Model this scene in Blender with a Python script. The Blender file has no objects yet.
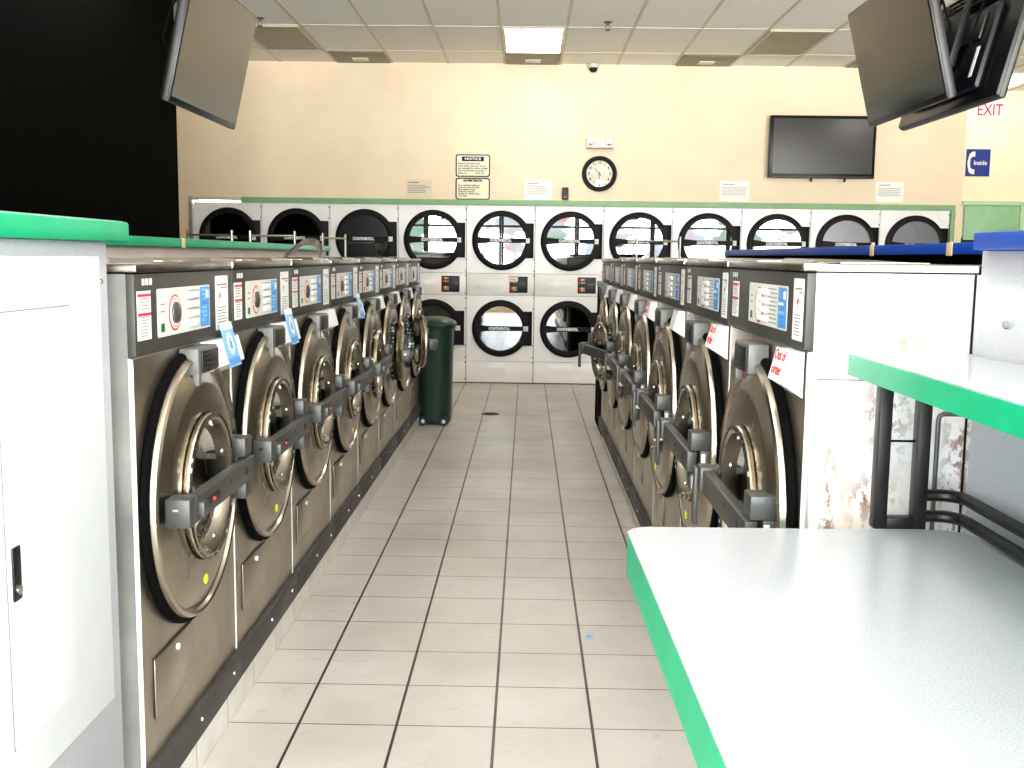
import bpy, bmesh, math, random
from mathutils import Vector, Matrix
random.seed(7)
PI = math.pi
SC = bpy.context.scene
COL = SC.collection

# ------------------------------------------------------------------ materials
def s2l(c):
    return tuple(((v / 255.0) / 12.92 if v / 255.0 <= .04045 else ((v / 255.0 + .055) / 1.055) ** 2.4) for v in c)

MATS = {}
def mat(name, rgb=(200, 200, 200), rough=.5, metal=0.0, lin=None, emit=0, spec=.5, coat=0):
    m = bpy.data.materials.new(name); m.use_nodes = True
    b = m.node_tree.nodes['Principled BSDF']
    c = lin if lin else s2l(rgb)
    b.inputs['Base Color'].default_value = (*c, 1)
    b.inputs['Roughness'].default_value = rough
    b.inputs['Metallic'].default_value = metal
    b.inputs['Specular IOR Level'].default_value = spec
    b.inputs['Coat Weight'].default_value = coat
    if emit:
        b.inputs['Emission Color'].default_value = (*c, 1)
        b.inputs['Emission Strength'].default_value = emit
    MATS[name] = m
    return m

class NT:
    def __init__(s, m):
        s.t = m.node_tree; s.b = s.t.nodes['Principled BSDF']
    def n(s, typ, **kw):
        x = s.t.nodes.new(typ)
        for k, v in kw.items(): setattr(x, k, v)
        return x
    def l(s, a, b): s.t.links.new(a, b)
    def math(s, op, a, b=None, c=None):
        x = s.n('ShaderNodeMath', operation=op)
        for i, v in enumerate((a, b, c)):
            if v is None: continue
            if isinstance(v, (int, float)): x.inputs[i].default_value = v
            else: s.l(v, x.inputs[i])
        return x.outputs[0]
    def obj(s): return s.n('ShaderNodeTexCoord').outputs['Object']
    def xyz(s, v):
        x = s.n('ShaderNodeSeparateXYZ'); s.l(v, x.inputs[0]); return x.outputs
    def noise(s, v, scale, detail=3, rough=.55, stretch=None):
        if stretch:
            mp = s.n('ShaderNodeMapping'); mp.inputs['Scale'].default_value = stretch; s.l(v, mp.inputs[0]); v = mp.outputs[0]
        x = s.n('ShaderNodeTexNoise'); x.inputs['Scale'].default_value = scale
        x.inputs['Detail'].default_value = detail; x.inputs['Roughness'].default_value = rough
        s.l(v, x.inputs['Vector']); return x.outputs['Fac']
    def ramp(s, f, lo, hi, a=0., b=1.):
        x = s.n('ShaderNodeMapRange'); s.l(f, x.inputs[0]); x.clamp = True
        for i, v in enumerate((lo, hi, a, b)): x.inputs[i + 1].default_value = v
        return x.outputs[0]
    def mix(s, f, a, b):
        x = s.n('ShaderNodeMix', data_type='RGBA')
        if isinstance(f, (int, float)): x.inputs[0].default_value = f
        else: s.l(f, x.inputs[0])
        for i, v in ((6, a), (7, b)):
            if isinstance(v, tuple): x.inputs[i].default_value = (*v, 1)
            else: s.l(v, x.inputs[i])
        return x.outputs[2]
    def bump(s, h, strength=.2, dist=.01):
        x = s.n('ShaderNodeBump'); x.inputs['Strength'].default_value = strength; x.inputs['Distance'].default_value = dist
        s.l(h, x.inputs['Height']); s.l(x.outputs[0], s.b.inputs['Normal'])

def noisy(name, rgb, rgb2, scale, rough=.5, metal=0, bump=0, stretch=None, lo=.35, hi=.65, r2=None, detail=4, spec=.5):
    m = mat(name, rgb, rough, metal, spec=spec); t = NT(m)
    f = t.noise(t.obj(), scale, detail, stretch=stretch)
    k = t.ramp(f, lo, hi)
    t.l(t.mix(k, s2l(rgb), s2l(rgb2)), t.b.inputs['Base Color'])
    if r2 is not None: t.l(t.ramp(f, lo, hi, rough, r2), t.b.inputs['Roughness'])
    if bump: t.bump(f, bump, .004)
    return m

steel = noisy('brushed_steel', (192, 182, 165), (170, 160, 144), 5, .32, 1.0, r2=.38, stretch=(1, 1, 1))
steel_ring = noisy('polished_ring_steel', (182, 172, 155), (162, 153, 137), 6, .22, 1.0, r2=.28)
chrome = mat('chrome', (215, 212, 205), .12, 1.0)
handle_m = mat('cast_grey_metal', (80, 80, 77), .42, .55)
fascia_m = noisy('charcoal_panel', (62, 60, 53), (57, 55, 49), 9, .5, .25)
lid_m = noisy('steel_lid', (140, 134, 124), (112, 106, 97), 9, .35, 1.0)
kick_m = noisy('kick_grey', (70, 67, 63), (60, 57, 53), 12, .55, .1, spec=.3)
black = mat('black_plastic', (14, 13, 12), .4, spec=.35)
meter_m = mat('meter_grey', (96, 96, 91), .45, .2)
edge_m = mat('edge_highlight', (222, 220, 214), .35, .2)  # pale chamfer colour paints in the lit bevel along each washer front
rubber = mat('black_rubber', (4, 4, 4), .8, spec=.06)
black_steel = noisy('black_steel', (20, 20, 19), (13, 13, 12), 20, .42, .1, spec=.3)
white_p = mat('white_print', (226, 226, 221), .5)
paper = mat('paper_white', (243, 239, 230), .7)
paper_c = mat('paper_cream', (224, 206, 176), .7)
txt = mat('print_black', (14, 12, 14), .7, spec=.1)
txtg = mat('print_grey', (130, 128, 125), .6)
txtl = mat('print_pale', (176, 172, 164), .6)
txtb = mat('print_faint', (118, 114, 106), .6)
redp = mat('print_red', (190, 40, 40), .5)
redb = mat('print_bright_red', (206, 22, 18), .6, spec=.2)
bluep = mat('print_blue', (72, 140, 200), .5)
bluel = mat('print_light_blue', (120, 178, 224), .5)
blued = mat('print_deep_blue', (60, 110, 200), .5)
greenp = mat('print_green', (10, 96, 40), .5)
yellow = mat('yellow_dot', (235, 225, 20), .5)
orange = mat('print_orange', (225, 130, 50), .5)
purple = mat('print_navy', (16, 12, 34), .6, spec=.15)
sign_edge = mat('sign_edge', (62, 54, 60), .6, spec=.2)
label_white = mat('label_white', (204, 204, 194), .45)
sign_cream = mat('sign_cream', (236, 230, 196), .5)
enamel = noisy('dryer_enamel', (246, 243, 237), (237, 234, 226), 3, .28, bump=.02)
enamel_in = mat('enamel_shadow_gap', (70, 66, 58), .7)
door_black = mat('dryer_door_black', (10, 7, 5), .5, spec=.15)
cream_strip = mat('cream_strip', (226, 196, 150), .5)
white_paint = noisy('white_enamel', (232, 230, 226), (218, 216, 212), 6, .3)
grey_enamel = noisy('grey_enamel', (196, 196, 188), (150, 150, 144), 3, .3, .6)
green_edge = noisy('green_laminate', (2, 160, 110), (2, 150, 102), 14, .4, spec=.25)
green_dull = noisy('green_trim_paint', (138, 176, 130), (128, 166, 120), 8, .5)
blue_edge = noisy('blue_laminate', (0, 64, 158), (0, 58, 146), 14, .45, spec=.15)
laminate = noisy('speckled_laminate', (172, 174, 178), (156, 159, 165), 300, .22, lo=.4, hi=.62, detail=2)
laminate_v = noisy('speckled_laminate_panel', (172, 175, 181), (158, 162, 169), 240, .35, lo=.42, hi=.6, detail=2)
panel_paint = noisy('panel_paint', (210, 215, 216), (203, 208, 208), 3, .35)
bin_green = noisy('bin_green', (14, 46, 34), (10, 38, 28), 6, .38)
wood_brown = mat('strap_brown', (70, 56, 36), .5)
tv_body = mat('tv_plastic', (9, 9, 8), .35, spec=.3)
tv_grey = mat('tv_grey_plastic', (50, 48, 45), .4, spec=.3)
cam_white = mat('camera_white', (206, 202, 190), .45)
skin_black = mat('partition_black', lin=(.0012, .001, .0006), rough=.8, spec=.02)
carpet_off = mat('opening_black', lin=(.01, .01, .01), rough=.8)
lamp_m = mat('lamp_diffuser', (255, 252, 246), .5, emit=8)
lamp_r = mat('recess_lamp_diffuser', (255, 252, 246), .5, emit=2.2)
lamp_off = noisy('unlit_diffuser', (142, 136, 112), (136, 130, 106), 4, .5)
vent_m = noisy('vent_grey', (130, 120, 98), (104, 96, 76), 5, .5, lo=.3, hi=.7)
vent_c = mat('vent_plate', (214, 206, 182), .5)
tbar_m = mat('ceiling_bar', (190, 182, 158), .5)
frame_dark = mat('storefront_frame', (60, 58, 54), .5, .5)
screen_m = mat('tv_screen', (54, 49, 38), .2, spec=.5)
screen_d = mat('tv_screen_dark', (24, 21, 15), .12, spec=.55)
screen_w = mat('tv_screen_wall', (34, 31, 24), .16, spec=.6)
rod_m = mat('rod_steel', (170, 165, 155), .3, 1.0)
clock_rim = mat('clock_rim', (14, 4, 4), .5, spec=.15)
clock_face = mat('clock_face', (244, 236, 212), .5)
exit_m = mat('exit_panel', (250, 246, 240), .4, emit=.12)
phone_blue = mat('phone_sign_blue', (18, 40, 130), .4)
shutter_g = noisy('shutter_green', (150, 196, 152), (140, 186, 142), 8, .45)
shutter_f = mat('shutter_frame_green', (168, 206, 160), .45)
rust_edge = mat('rust', (150, 84, 40), .8)
rust_edge2 = mat('dark_red_display', (70, 10, 10), .5)
scrap_blue = mat('scrap_blue', (90, 150, 220), .5)
wheel_m = mat('wheel_black', (18, 18, 18), .5)

# drum with perforations
drum_m = mat('drum_steel', (140, 140, 130), .3, 1.0); _t = NT(drum_m)
_v = _t.n('ShaderNodeTexVoronoi'); _v.inputs['Scale'].default_value = 38; _t.l(_t.obj(), _v.inputs['Vector'])
_t.l(_t.mix(_t.ramp(_v.outputs['Distance'], .25, .32), (.62, .68, .62), (.045, .06, .055)), _t.b.inputs['Base Color'])
drum_d = mat('dryer_drum', (84, 82, 76), .4, 1.0)

def glass_mat(name, tint, refl, rough=.03):
    m = bpy.data.materials.new(name); m.use_nodes = True; t = m.node_tree
    t.nodes.remove(t.nodes['Principled BSDF']); out = t.nodes['Material Output']
    tr = t.nodes.new('ShaderNodeBsdfTransparent'); tr.inputs[0].default_value = (*tint, 1)
    gl = t.nodes.new('ShaderNodeBsdfGlossy'); gl.inputs['Roughness'].default_value = rough
    gl.inputs['Color'].default_value = (.92, .95, .94, 1)
    fr = t.nodes.new('ShaderNodeFresnel'); fr.inputs[0].default_value = 1.5
    ad = t.nodes.new('ShaderNodeMath'); ad.operation = 'ADD'; ad.use_clamp = True; ad.inputs[1].default_value = refl
    t.links.new(fr.outputs[0], ad.inputs[0])
    mx = t.nodes.new('ShaderNodeMixShader')
    t.links.new(ad.outputs[0], mx.inputs[0]); t.links.new(tr.outputs[0], mx.inputs[1]); t.links.new(gl.outputs[0], mx.inputs[2])
    t.links.new(mx.outputs[0], out.inputs[0]); return m
door_glass = glass_mat('washer_glass', (.72, .80, .75), .015)
dryer_glass = glass_mat('dryer_glass', (.16, .17, .17), .20, .01)
clock_glass = glass_mat('clock_glass', (.98, .98, .96), .0)

# ------------------------------------------------------------------ mesh builder
class MB:
    def __init__(s):
        s.bm = bmesh.new(); s.ms = []
    def mi(s, m):
        if m not in s.ms: s.ms.append(m)
        return s.ms.index(m)
    def face(s, pts, m):
        vs = [s.bm.verts.new(p) for p in pts]
        f = s.bm.faces.new(vs); f.material_index = s.mi(m); return f
    def grid(s, rings, m, closed=True, cap0=False, cap1=False, loop=False):
        """rings: list of rings of points; closed: each ring is closed; loop: last ring joins first."""
        i = s.mi(m); R = [[s.bm.verts.new(p) for p in r] for r in rings]
        n = len(R[0])
        for a in range(len(R) - (0 if loop else 1)):
            A, B = R[a], R[(a + 1) % len(R)]
            for k in range(n if closed else n - 1):
                f = s.bm.faces.new((A[k], A[(k + 1) % n], B[(k + 1) % n], B[k])); f.material_index = i
        if cap0: s.bm.faces.new(R[0]).material_index = i
        if cap1: s.bm.faces.new(list(reversed(R[-1]))).material_index = i
    def box(s, a, b, m, bev=0, seg=2):
        x0, y0, z0 = (min(a[i], b[i]) for i in range(3)); x1, y1, z1 = (max(a[i], b[i]) for i in range(3))
        t = bmesh.new(); bmesh.ops.create_cube(t, size=1)
        for v in t.verts:
            v.co = Vector(((x0 + x1) / 2 + v.co.x * (x1 - x0), (y0 + y1) / 2 + v.co.y * (y1 - y0), (z0 + z1) / 2 + v.co.z * (z1 - z0)))
        if bev: bmesh.ops.bevel(t, geom=t.edges[:], offset=bev, segments=seg, affect='EDGES', profile=.5)
        s.merge(t, m)
    def merge(s, t, m, mtx=None):
        i = s.mi(m); mp = {}
        for v in t.verts: mp[v] = s.bm.verts.new(mtx @ v.co if mtx else v.co)
        for f in t.faces:
            try: g = s.bm.faces.new([mp[v] for v in f.verts]); g.material_index = i
            except ValueError: pass
        t.free()
    def obox(s, size, mtx, m, bev=0):
        t = bmesh.new(); bmesh.ops.create_cube(t, size=1)
        for v in t.verts: v.co = Vector((v.co.x * size[0], v.co.y * size[1], v.co.z * size[2]))
        if bev: bmesh.ops.bevel(t, geom=t.edges[:], offset=bev, segments=2, affect='EDGES', profile=.5)
        s.merge(t, m, mtx)
    def lathe(s, prof, c, m, axis='x', n=64, cap0=False, cap1=False, sx=1, sz=1):
        """prof: (r, a) pairs; a runs along axis from centre c."""
        rings = []
        for r, a in prof:
            ring = []
            for k in range(n):
                u, v = r * math.cos(2 * PI * k / n) * sx, r * math.sin(2 * PI * k / n) * sz
                p = {'x': (a, u, v), 'y': (u, a, v), 'z': (u, v, a)}[axis]
                ring.append((c[0] + p[0], c[1] + p[1], c[2] + p[2]))
            rings.append(ring)
        s.grid(rings, m, cap0=cap0, cap1=cap1)
    def tube(s, pts, r, m, n=10, cap=True):
        pts = [Vector(p) for p in pts]; rings = []; up = None
        for i, p in enumerate(pts):
            d = (pts[min(i + 1, len(pts) - 1)] - pts[max(i - 1, 0)]).normalized()
            if up is None: up = d.orthogonal().normalized()
            up = (up - d * up.dot(d)).normalized(); w = d.cross(up)
            rings.append([p + up * math.cos(2 * PI * k / n) * r + w * math.sin(2 * PI * k / n) * r for k in range(n)])
        s.grid(rings, m, cap0=cap, cap1=cap)
    def prism(s, poly, axis, a, b, m):
        """poly: 2-D points in the two other axes (in x,y,z order)."""
        def P(u, v, w): return {'x': (w, u, v), 'y': (u, w, v), 'z': (u, v, w)}[axis]
        s.grid([[P(u, v, a) for u, v in poly], [P(u, v, b) for u, v in poly]], m, cap0=True, cap1=True)
    def rect(s, o, U, V, x0, y0, x1, y1, m, off=0.0):
        """rectangle in the plane o + U x + V y, lifted by off along U x V."""
        o, U, V = Vector(o), Vector(U), Vector(V); N = U.cross(V).normalized()
        s.face([o + U * x + V * y + N * off for x, y in ((x0, y0), (x1, y0), (x1, y1), (x0, y1))], m)
    def sheet(s, o, U, V, w, h, m, t=.001, rr=0):
        """a thin solid sheet w x h with its front in U x V direction."""
        o, U, V = Vector(o), Vector(U), Vector(V); N = U.cross(V).normalized()
        poly = rrect(w, h, rr) if rr else [(0, 0), (w, 0), (w, h), (0, h)]
        s.grid([[o + U * x + V * y for x, y in poly], [o + U * x + V * y + N * t for x, y in poly]], m, cap0=True, cap1=True)
    def lines(s, o, U, V, x0, x1, y0, y1, n, m, th=.4, off=.0012, rag=.25):
        """n printed lines of text, ragged at the end."""
        st = (y1 - y0) / n
        for k in range(n):
            y = y1 - (k + .5) * st; e = x1 - (x1 - x0) * rag * random.random()
            s.rect(o, U, V, x0, y - st * th / 2, e, y + st * th / 2, m, off)
    def build(s, name, parent=None, loc=(0, 0, 0), rz=0, smooth=True, ang=35):
        bmesh.ops.recalc_face_normals(s.bm, faces=s.bm.faces[:])
        me = bpy.data.meshes.new(name); s.bm.to_mesh(me); s.bm.free()
        for m in s.ms: me.materials.append(m)
        if smooth:
            for p in me.polygons: p.use_smooth = True
            me.set_sharp_from_angle(angle=math.radians(ang))
        o = bpy.data.objects.new(name, me); COL.objects.link(o)
        o.location = loc; o.rotation_euler = (0, 0, rz)
        if parent: o.parent = parent
        return o

def rrect(w, h, r, n=5):
    out = []
    for cx, cy, a in ((w - r, r, -90), (w - r, h - r, 0), (r, h - r, 90), (r, r, 180)):
        for k in range(n + 1):
            t = math.radians(a + 90 * k / n); out.append((cx + r * math.cos(t), cy + r * math.sin(t)))
    return out

def tag(o, label, cat, group=None):
    o['label'] = label; o['category'] = cat
    if group: o['group'] = group
    return o
def thing(name, label, cat, loc=(0, 0, 0), rz=0, group=None):
    o = bpy.data.objects.new(name, None); COL.objects.link(o); o.location = loc; o.rotation_euler = (0, 0, rz)
    o.empty_display_size = .1
    return tag(o, label, cat, group)
def struct(o, kind='structure'):
    o['kind'] = kind; return o
def copy_tree(o, parent=None):
    c = o.copy(); COL.objects.link(c)
    if parent: c.parent = parent
    for ch in list(o.children): copy_tree(ch, c)
    return c
def text_mesh(name, body, size, m, o, U, V, parent=None, extrude=.0006, align='CENTER', bold=0, sx=1.0):
    """lettering lying in the plane (o, U right, V up)."""
    cu = bpy.data.curves.new('lettering', 'FONT'); cu.body = body; cu.size = size; cu.extrude = extrude
    cu.align_x = align; cu.align_y = 'CENTER'; cu.offset = bold; cu.resolution_u = 3; cu.space_line = 1.0
    tmp = bpy.data.objects.new('lettering', cu); COL.objects.link(tmp)
    me = bpy.data.meshes.new_from_object(tmp); bpy.data.objects.remove(tmp); bpy.data.curves.remove(cu)
    U, V = Vector(U), Vector(V); N = U.cross(V); M = Matrix(((U.x, V.x, N.x, 0), (U.y, V.y, N.y, 0), (U.z, V.z, N.z, 0), (0, 0, 0, 1)))
    me.transform(Matrix.Translation(Vector(o)) @ M @ Matrix.Diagonal((sx, 1, 1, 1)))
    me.materials.clear(); me.materials.append(m); me.name = name
    ob = bpy.data.objects.new(name, me); COL.objects.link(ob)
    if parent: ob.parent = parent
    return ob

# ------------------------------------------------------------------ room
CEIL = 3.58; BACK = 11.87; T = .305
XL, XR = -4.6, 7.2; FRONT = -3.6; RECESS = 13.35
# floor: long dark joints along the aisle, thin cross joints
fm = mat('floor_tile', (222, 218, 210), .3); t = NT(fm); ob = t.obj(); X, Y, Z = t.xyz(ob)
def joint(v, off, hw):
    f = t.math('FRACT', t.math('DIVIDE', t.math('ADD', v, off), T))
    d = t.math('MULTIPLY', t.math('ABSOLUTE', t.math('SUBTRACT', f, .5)), T)   # .1525 at joint
    return t.math('GREATER_THAN', d, T / 2 - hw)
jx = joint(X, .0811 + T * 100, .0046); jy = joint(Y, -2.771 + T * 100, .0027)
nz = t.noise(ob, 1.3, 5); nz2 = t.noise(ob, 16, 4)
base = t.mix(t.ramp(nz, .35, .7), s2l((204, 197, 189)), s2l((182, 174, 165)))
base = t.mix(t.ramp(nz2, .6, .74, 0, .35), base, s2l((160, 152, 138)))
base = t.mix(jy, base, s2l((84, 74, 62)))
base = t.mix(jx, base, s2l((46, 40, 34)))
t.l(base, t.b.inputs['Base Color'])
t.l(t.ramp(t.noise(ob, 3, 4), .3, .7, .28, .45), t.b.inputs['Roughness'])
t.bump(t.math('SUBTRACT', 1.0, t.math('MAXIMUM', jx, jy)), .3, .002)
b = MB(); b.box((XL - .2, FRONT - .2, -.1), (XR + .2, RECESS + .2, 0), fm); struct(b.build('floor', smooth=False))

# ceiling tiles
cm = noisy('ceiling_tile', (232, 230, 221), (222, 219, 208), 40, .85, bump=.12, detail=5)
b = MB(); b.box((XL - .2, FRONT - .2, CEIL), (XR + .2, RECESS + .2, CEIL + .1), cm); struct(b.build('ceiling', smooth=False))
GX = [-.276 + .624 * k for k in range(-7, 13)]; GY = [11.2 - 1.2 * k for k in range(-2, 13)]
b = MB()
for x in GX:
    if XL < x < XR: b.box((x - .012, FRONT, CEIL - .006), (x + .012, RECESS, CEIL + .002), tbar_m)
for y in GY:
    if y < RECESS: b.box((XL, y - .012, CEIL - .0065), (XR, y + .012, CEIL + .002), tbar_m)
struct(b.build('ceiling_grid', smooth=False))

wall_m = noisy('cream_wall', (236, 216, 184), (231, 210, 177), 3, .6)
wall_d = noisy('umber_wall', (70, 64, 56), (62, 56, 50), 3, .6)
wall_y = noisy('pale_wall', (240, 230, 200), (236, 225, 194), 3, .6)
def wallbox(name, a, c, m):
    b = MB(); b.box(a, c, m); return struct(b.build(name, smooth=False))
DX0, DX1, DTOP = -3.79, 4.745, 2.025
wallbox('wall_back', (XL, BACK, DTOP + .055), (4.865, BACK + .2, CEIL), wall_m)
wallbox('wall_back_pier_west', (XL, BACK, 0), (DX0 - .04, BACK + .2, DTOP + .055), wall_m)
wallbox('wall_back_pier_east', (DX1 + .045, BACK, 0), (4.865, BACK + .2, DTOP + .055), wall_m)
wallbox('wall_recess_return', (4.785, BACK + .2, 0), (4.865, RECESS, CEIL), wall_y)
wallbox('wall_recess', (4.785, RECESS, 0), (XR + .1, RECESS + .15, CEIL), wall_y)
wallbox('wall_east', (XR, FRONT, 0), (XR + .15, BACK - 1.0, CEIL), wall_d); wallbox('wall_east_recess', (XR, BACK - .999, 0), (XR + .15, RECESS + .1, CEIL), wall_y)
wallbox('wall_west', (XL - .15, FRONT, 0), (XL, BACK + .2, CEIL), wall_m)
wallbox('wall_partition', (-4.598, -1.6, 0), (-2.83, 8.5, CEIL), skin_black)
spine_white0 = noisy('pale_trim', (206, 200, 184), (198, 192, 176), 4, .6)
# trim round the dryer bank
b = MB(); b.box((-3.24, BACK - .03, DTOP - .003), (DX1 + .045, BACK + .02, DTOP + .06), green_dull, .004); struct(b.build('trim_1'))
b = MB(); b.box((DX1 + .004, BACK - .03, 0), (DX1 + .05, BACK + .02, DTOP + .003), green_dull, .004); struct(b.build('trim_2'))
b = MB(); b.box((DX0 - .045, BACK - .025, 0), (DX0 - .004, BACK + .02, DTOP + .06), grey_enamel, .004)
b.box((DX0 - .004, BACK - .025, DTOP + .02), (-3.245, BACK + .02, DTOP + .06), spine_white0, .004); struct(b.build('trim_3'))
# storefront behind the camera: low wall, header, mullions and open glazing
b = MB(); b.box((XL, FRONT - .15, 0), (XR, FRONT, .35), wall_m); b.box((XL, FRONT - .15, 3.0), (XR, FRONT, CEIL), wall_m); struct(b.build('wall_front', smooth=False))
wn = 1
x = XL
while x < XR - .5:
    b = MB(); w = 1.96
    for xx in (x, x + w - .06): b.box((xx, FRONT - .1, .35), (xx + .06, FRONT, 3.0), frame_dark)
    for zz in (.35, 2.2, 2.94): b.box((x + .06, FRONT - .1, zz), (x + w - .06, FRONT, zz + .06), frame_dark)
    struct(b.build('window_%d' % wn, smooth=False)); wn += 1; x += w + .005

# service window with a half-lowered green shutter in the recess
w = struct(bpy.data.objects.new('window_%d' % wn, None)); COL.objects.link(w); w.location = (5.47, RECESS, 0)
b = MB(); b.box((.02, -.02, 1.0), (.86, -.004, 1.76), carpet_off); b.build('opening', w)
b = MB(); b.box((.03, -.05, 1.74), (.72, -.012, 2.16), shutter_g, .004); b.box((.03, -.055, 1.735), (.72, -.05, 1.75), shutter_f); b.build('shutter', w)
b = MB(); b.box((0, -.06, 2.165), (.9, -.001, 2.215), shutter_f, .004)
b.box((.725, -.06, 1.0), (.77, -.001, 2.164), shutter_f, .004); b.box((0, -.03, .95), (.9, -.001, .998), shutter_f, .004); b.build('frame', w)
b = MB()
for k in range(7): b.lathe([(.001, 0), (.02, 0), (.02, .05 + .03 * random.random()), (.008, .1), (.001, .1)], (.06 + .1 * k, -.035, 1.0), (redp, paper, orange)[k % 3], 'z', 10)
b.build('bottle_row', w)['kind'] = 'stuff'

# ------------------------------------------------------------------ curbs under the washers
ct = mat('curb_tile', (214, 211, 200), .3); t = NT(ct); ob = t.obj(); X, Y, Z = t.xyz(ob)
f = t.math('FRACT', t.math('DIVIDE', t.math('ADD', Y, 30.5), .305)); d = t.math('MULTIPLY', t.math('ABSOLUTE', t.math('SUBTRACT', f, .5)), .305)
t.l(t.mix(t.math('GREATER_THAN', d, .1525 - .002), t.mix(t.ramp(t.noise(ob, 6, 4), .3, .7), s2l((216, 213, 203)), s2l((192, 188, 176))), s2l((100, 92, 80))), t.b.inputs['Base Color'])
b = MB(); b.box((-1.66, 2.36, 0), (-.905, 8.79, .11), ct, .003); struct(b.build('plinth'))
b = MB(); b.box((.622, 2.22, 0), (1.36, 8.24, .11), ct, .003); struct(b.build('plinth'))

# ------------------------------------------------------------------ washing machines (front faces local +x, hinge on local +y)
ZB = .11
def face_disc(b, m, W, z0, z1, zc, rh, x, cy):
    """front sheet with a round hole, chamfered edges."""
    hw = W / 2 - .007; a0, a1 = z0 + .003, z1 - .003
    ang = [2 * PI * k / 64 for k in range(64)] + [math.atan2(z - zc, y - cy) % (2 * PI) for y in (-hw, hw) for z in (a0, a1)]
    ang = sorted(set(round(a, 6) for a in ang))
    inner, outer, edge = [], [], []
    for a in ang:
        c, s = math.cos(a), math.sin(a)
        k = min((hw - cy) / c if c > 1e-6 else ((-hw - cy) / c if c < -1e-6 else 9), ((a1 - zc) / s if s > 1e-6 else ((a0 - zc) / s if s < -1e-6 else 9)))
        inner.append((x, cy + rh * c, zc + rh * s)); yy, zz = cy + k * c, zc + k * s; outer.append((x, yy, zz))
        yy = math.copysign(W / 2, yy) if abs(abs(yy) - hw) < 1e-4 else yy
        zz = z0 if abs(zz - a0) < 1e-4 else (z1 if abs(zz - a1) < 1e-4 else zz)
        edge.append((x - .009, yy, zz))
    b.grid([inner, outer], m); b.grid([outer, edge], edge_m)

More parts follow.
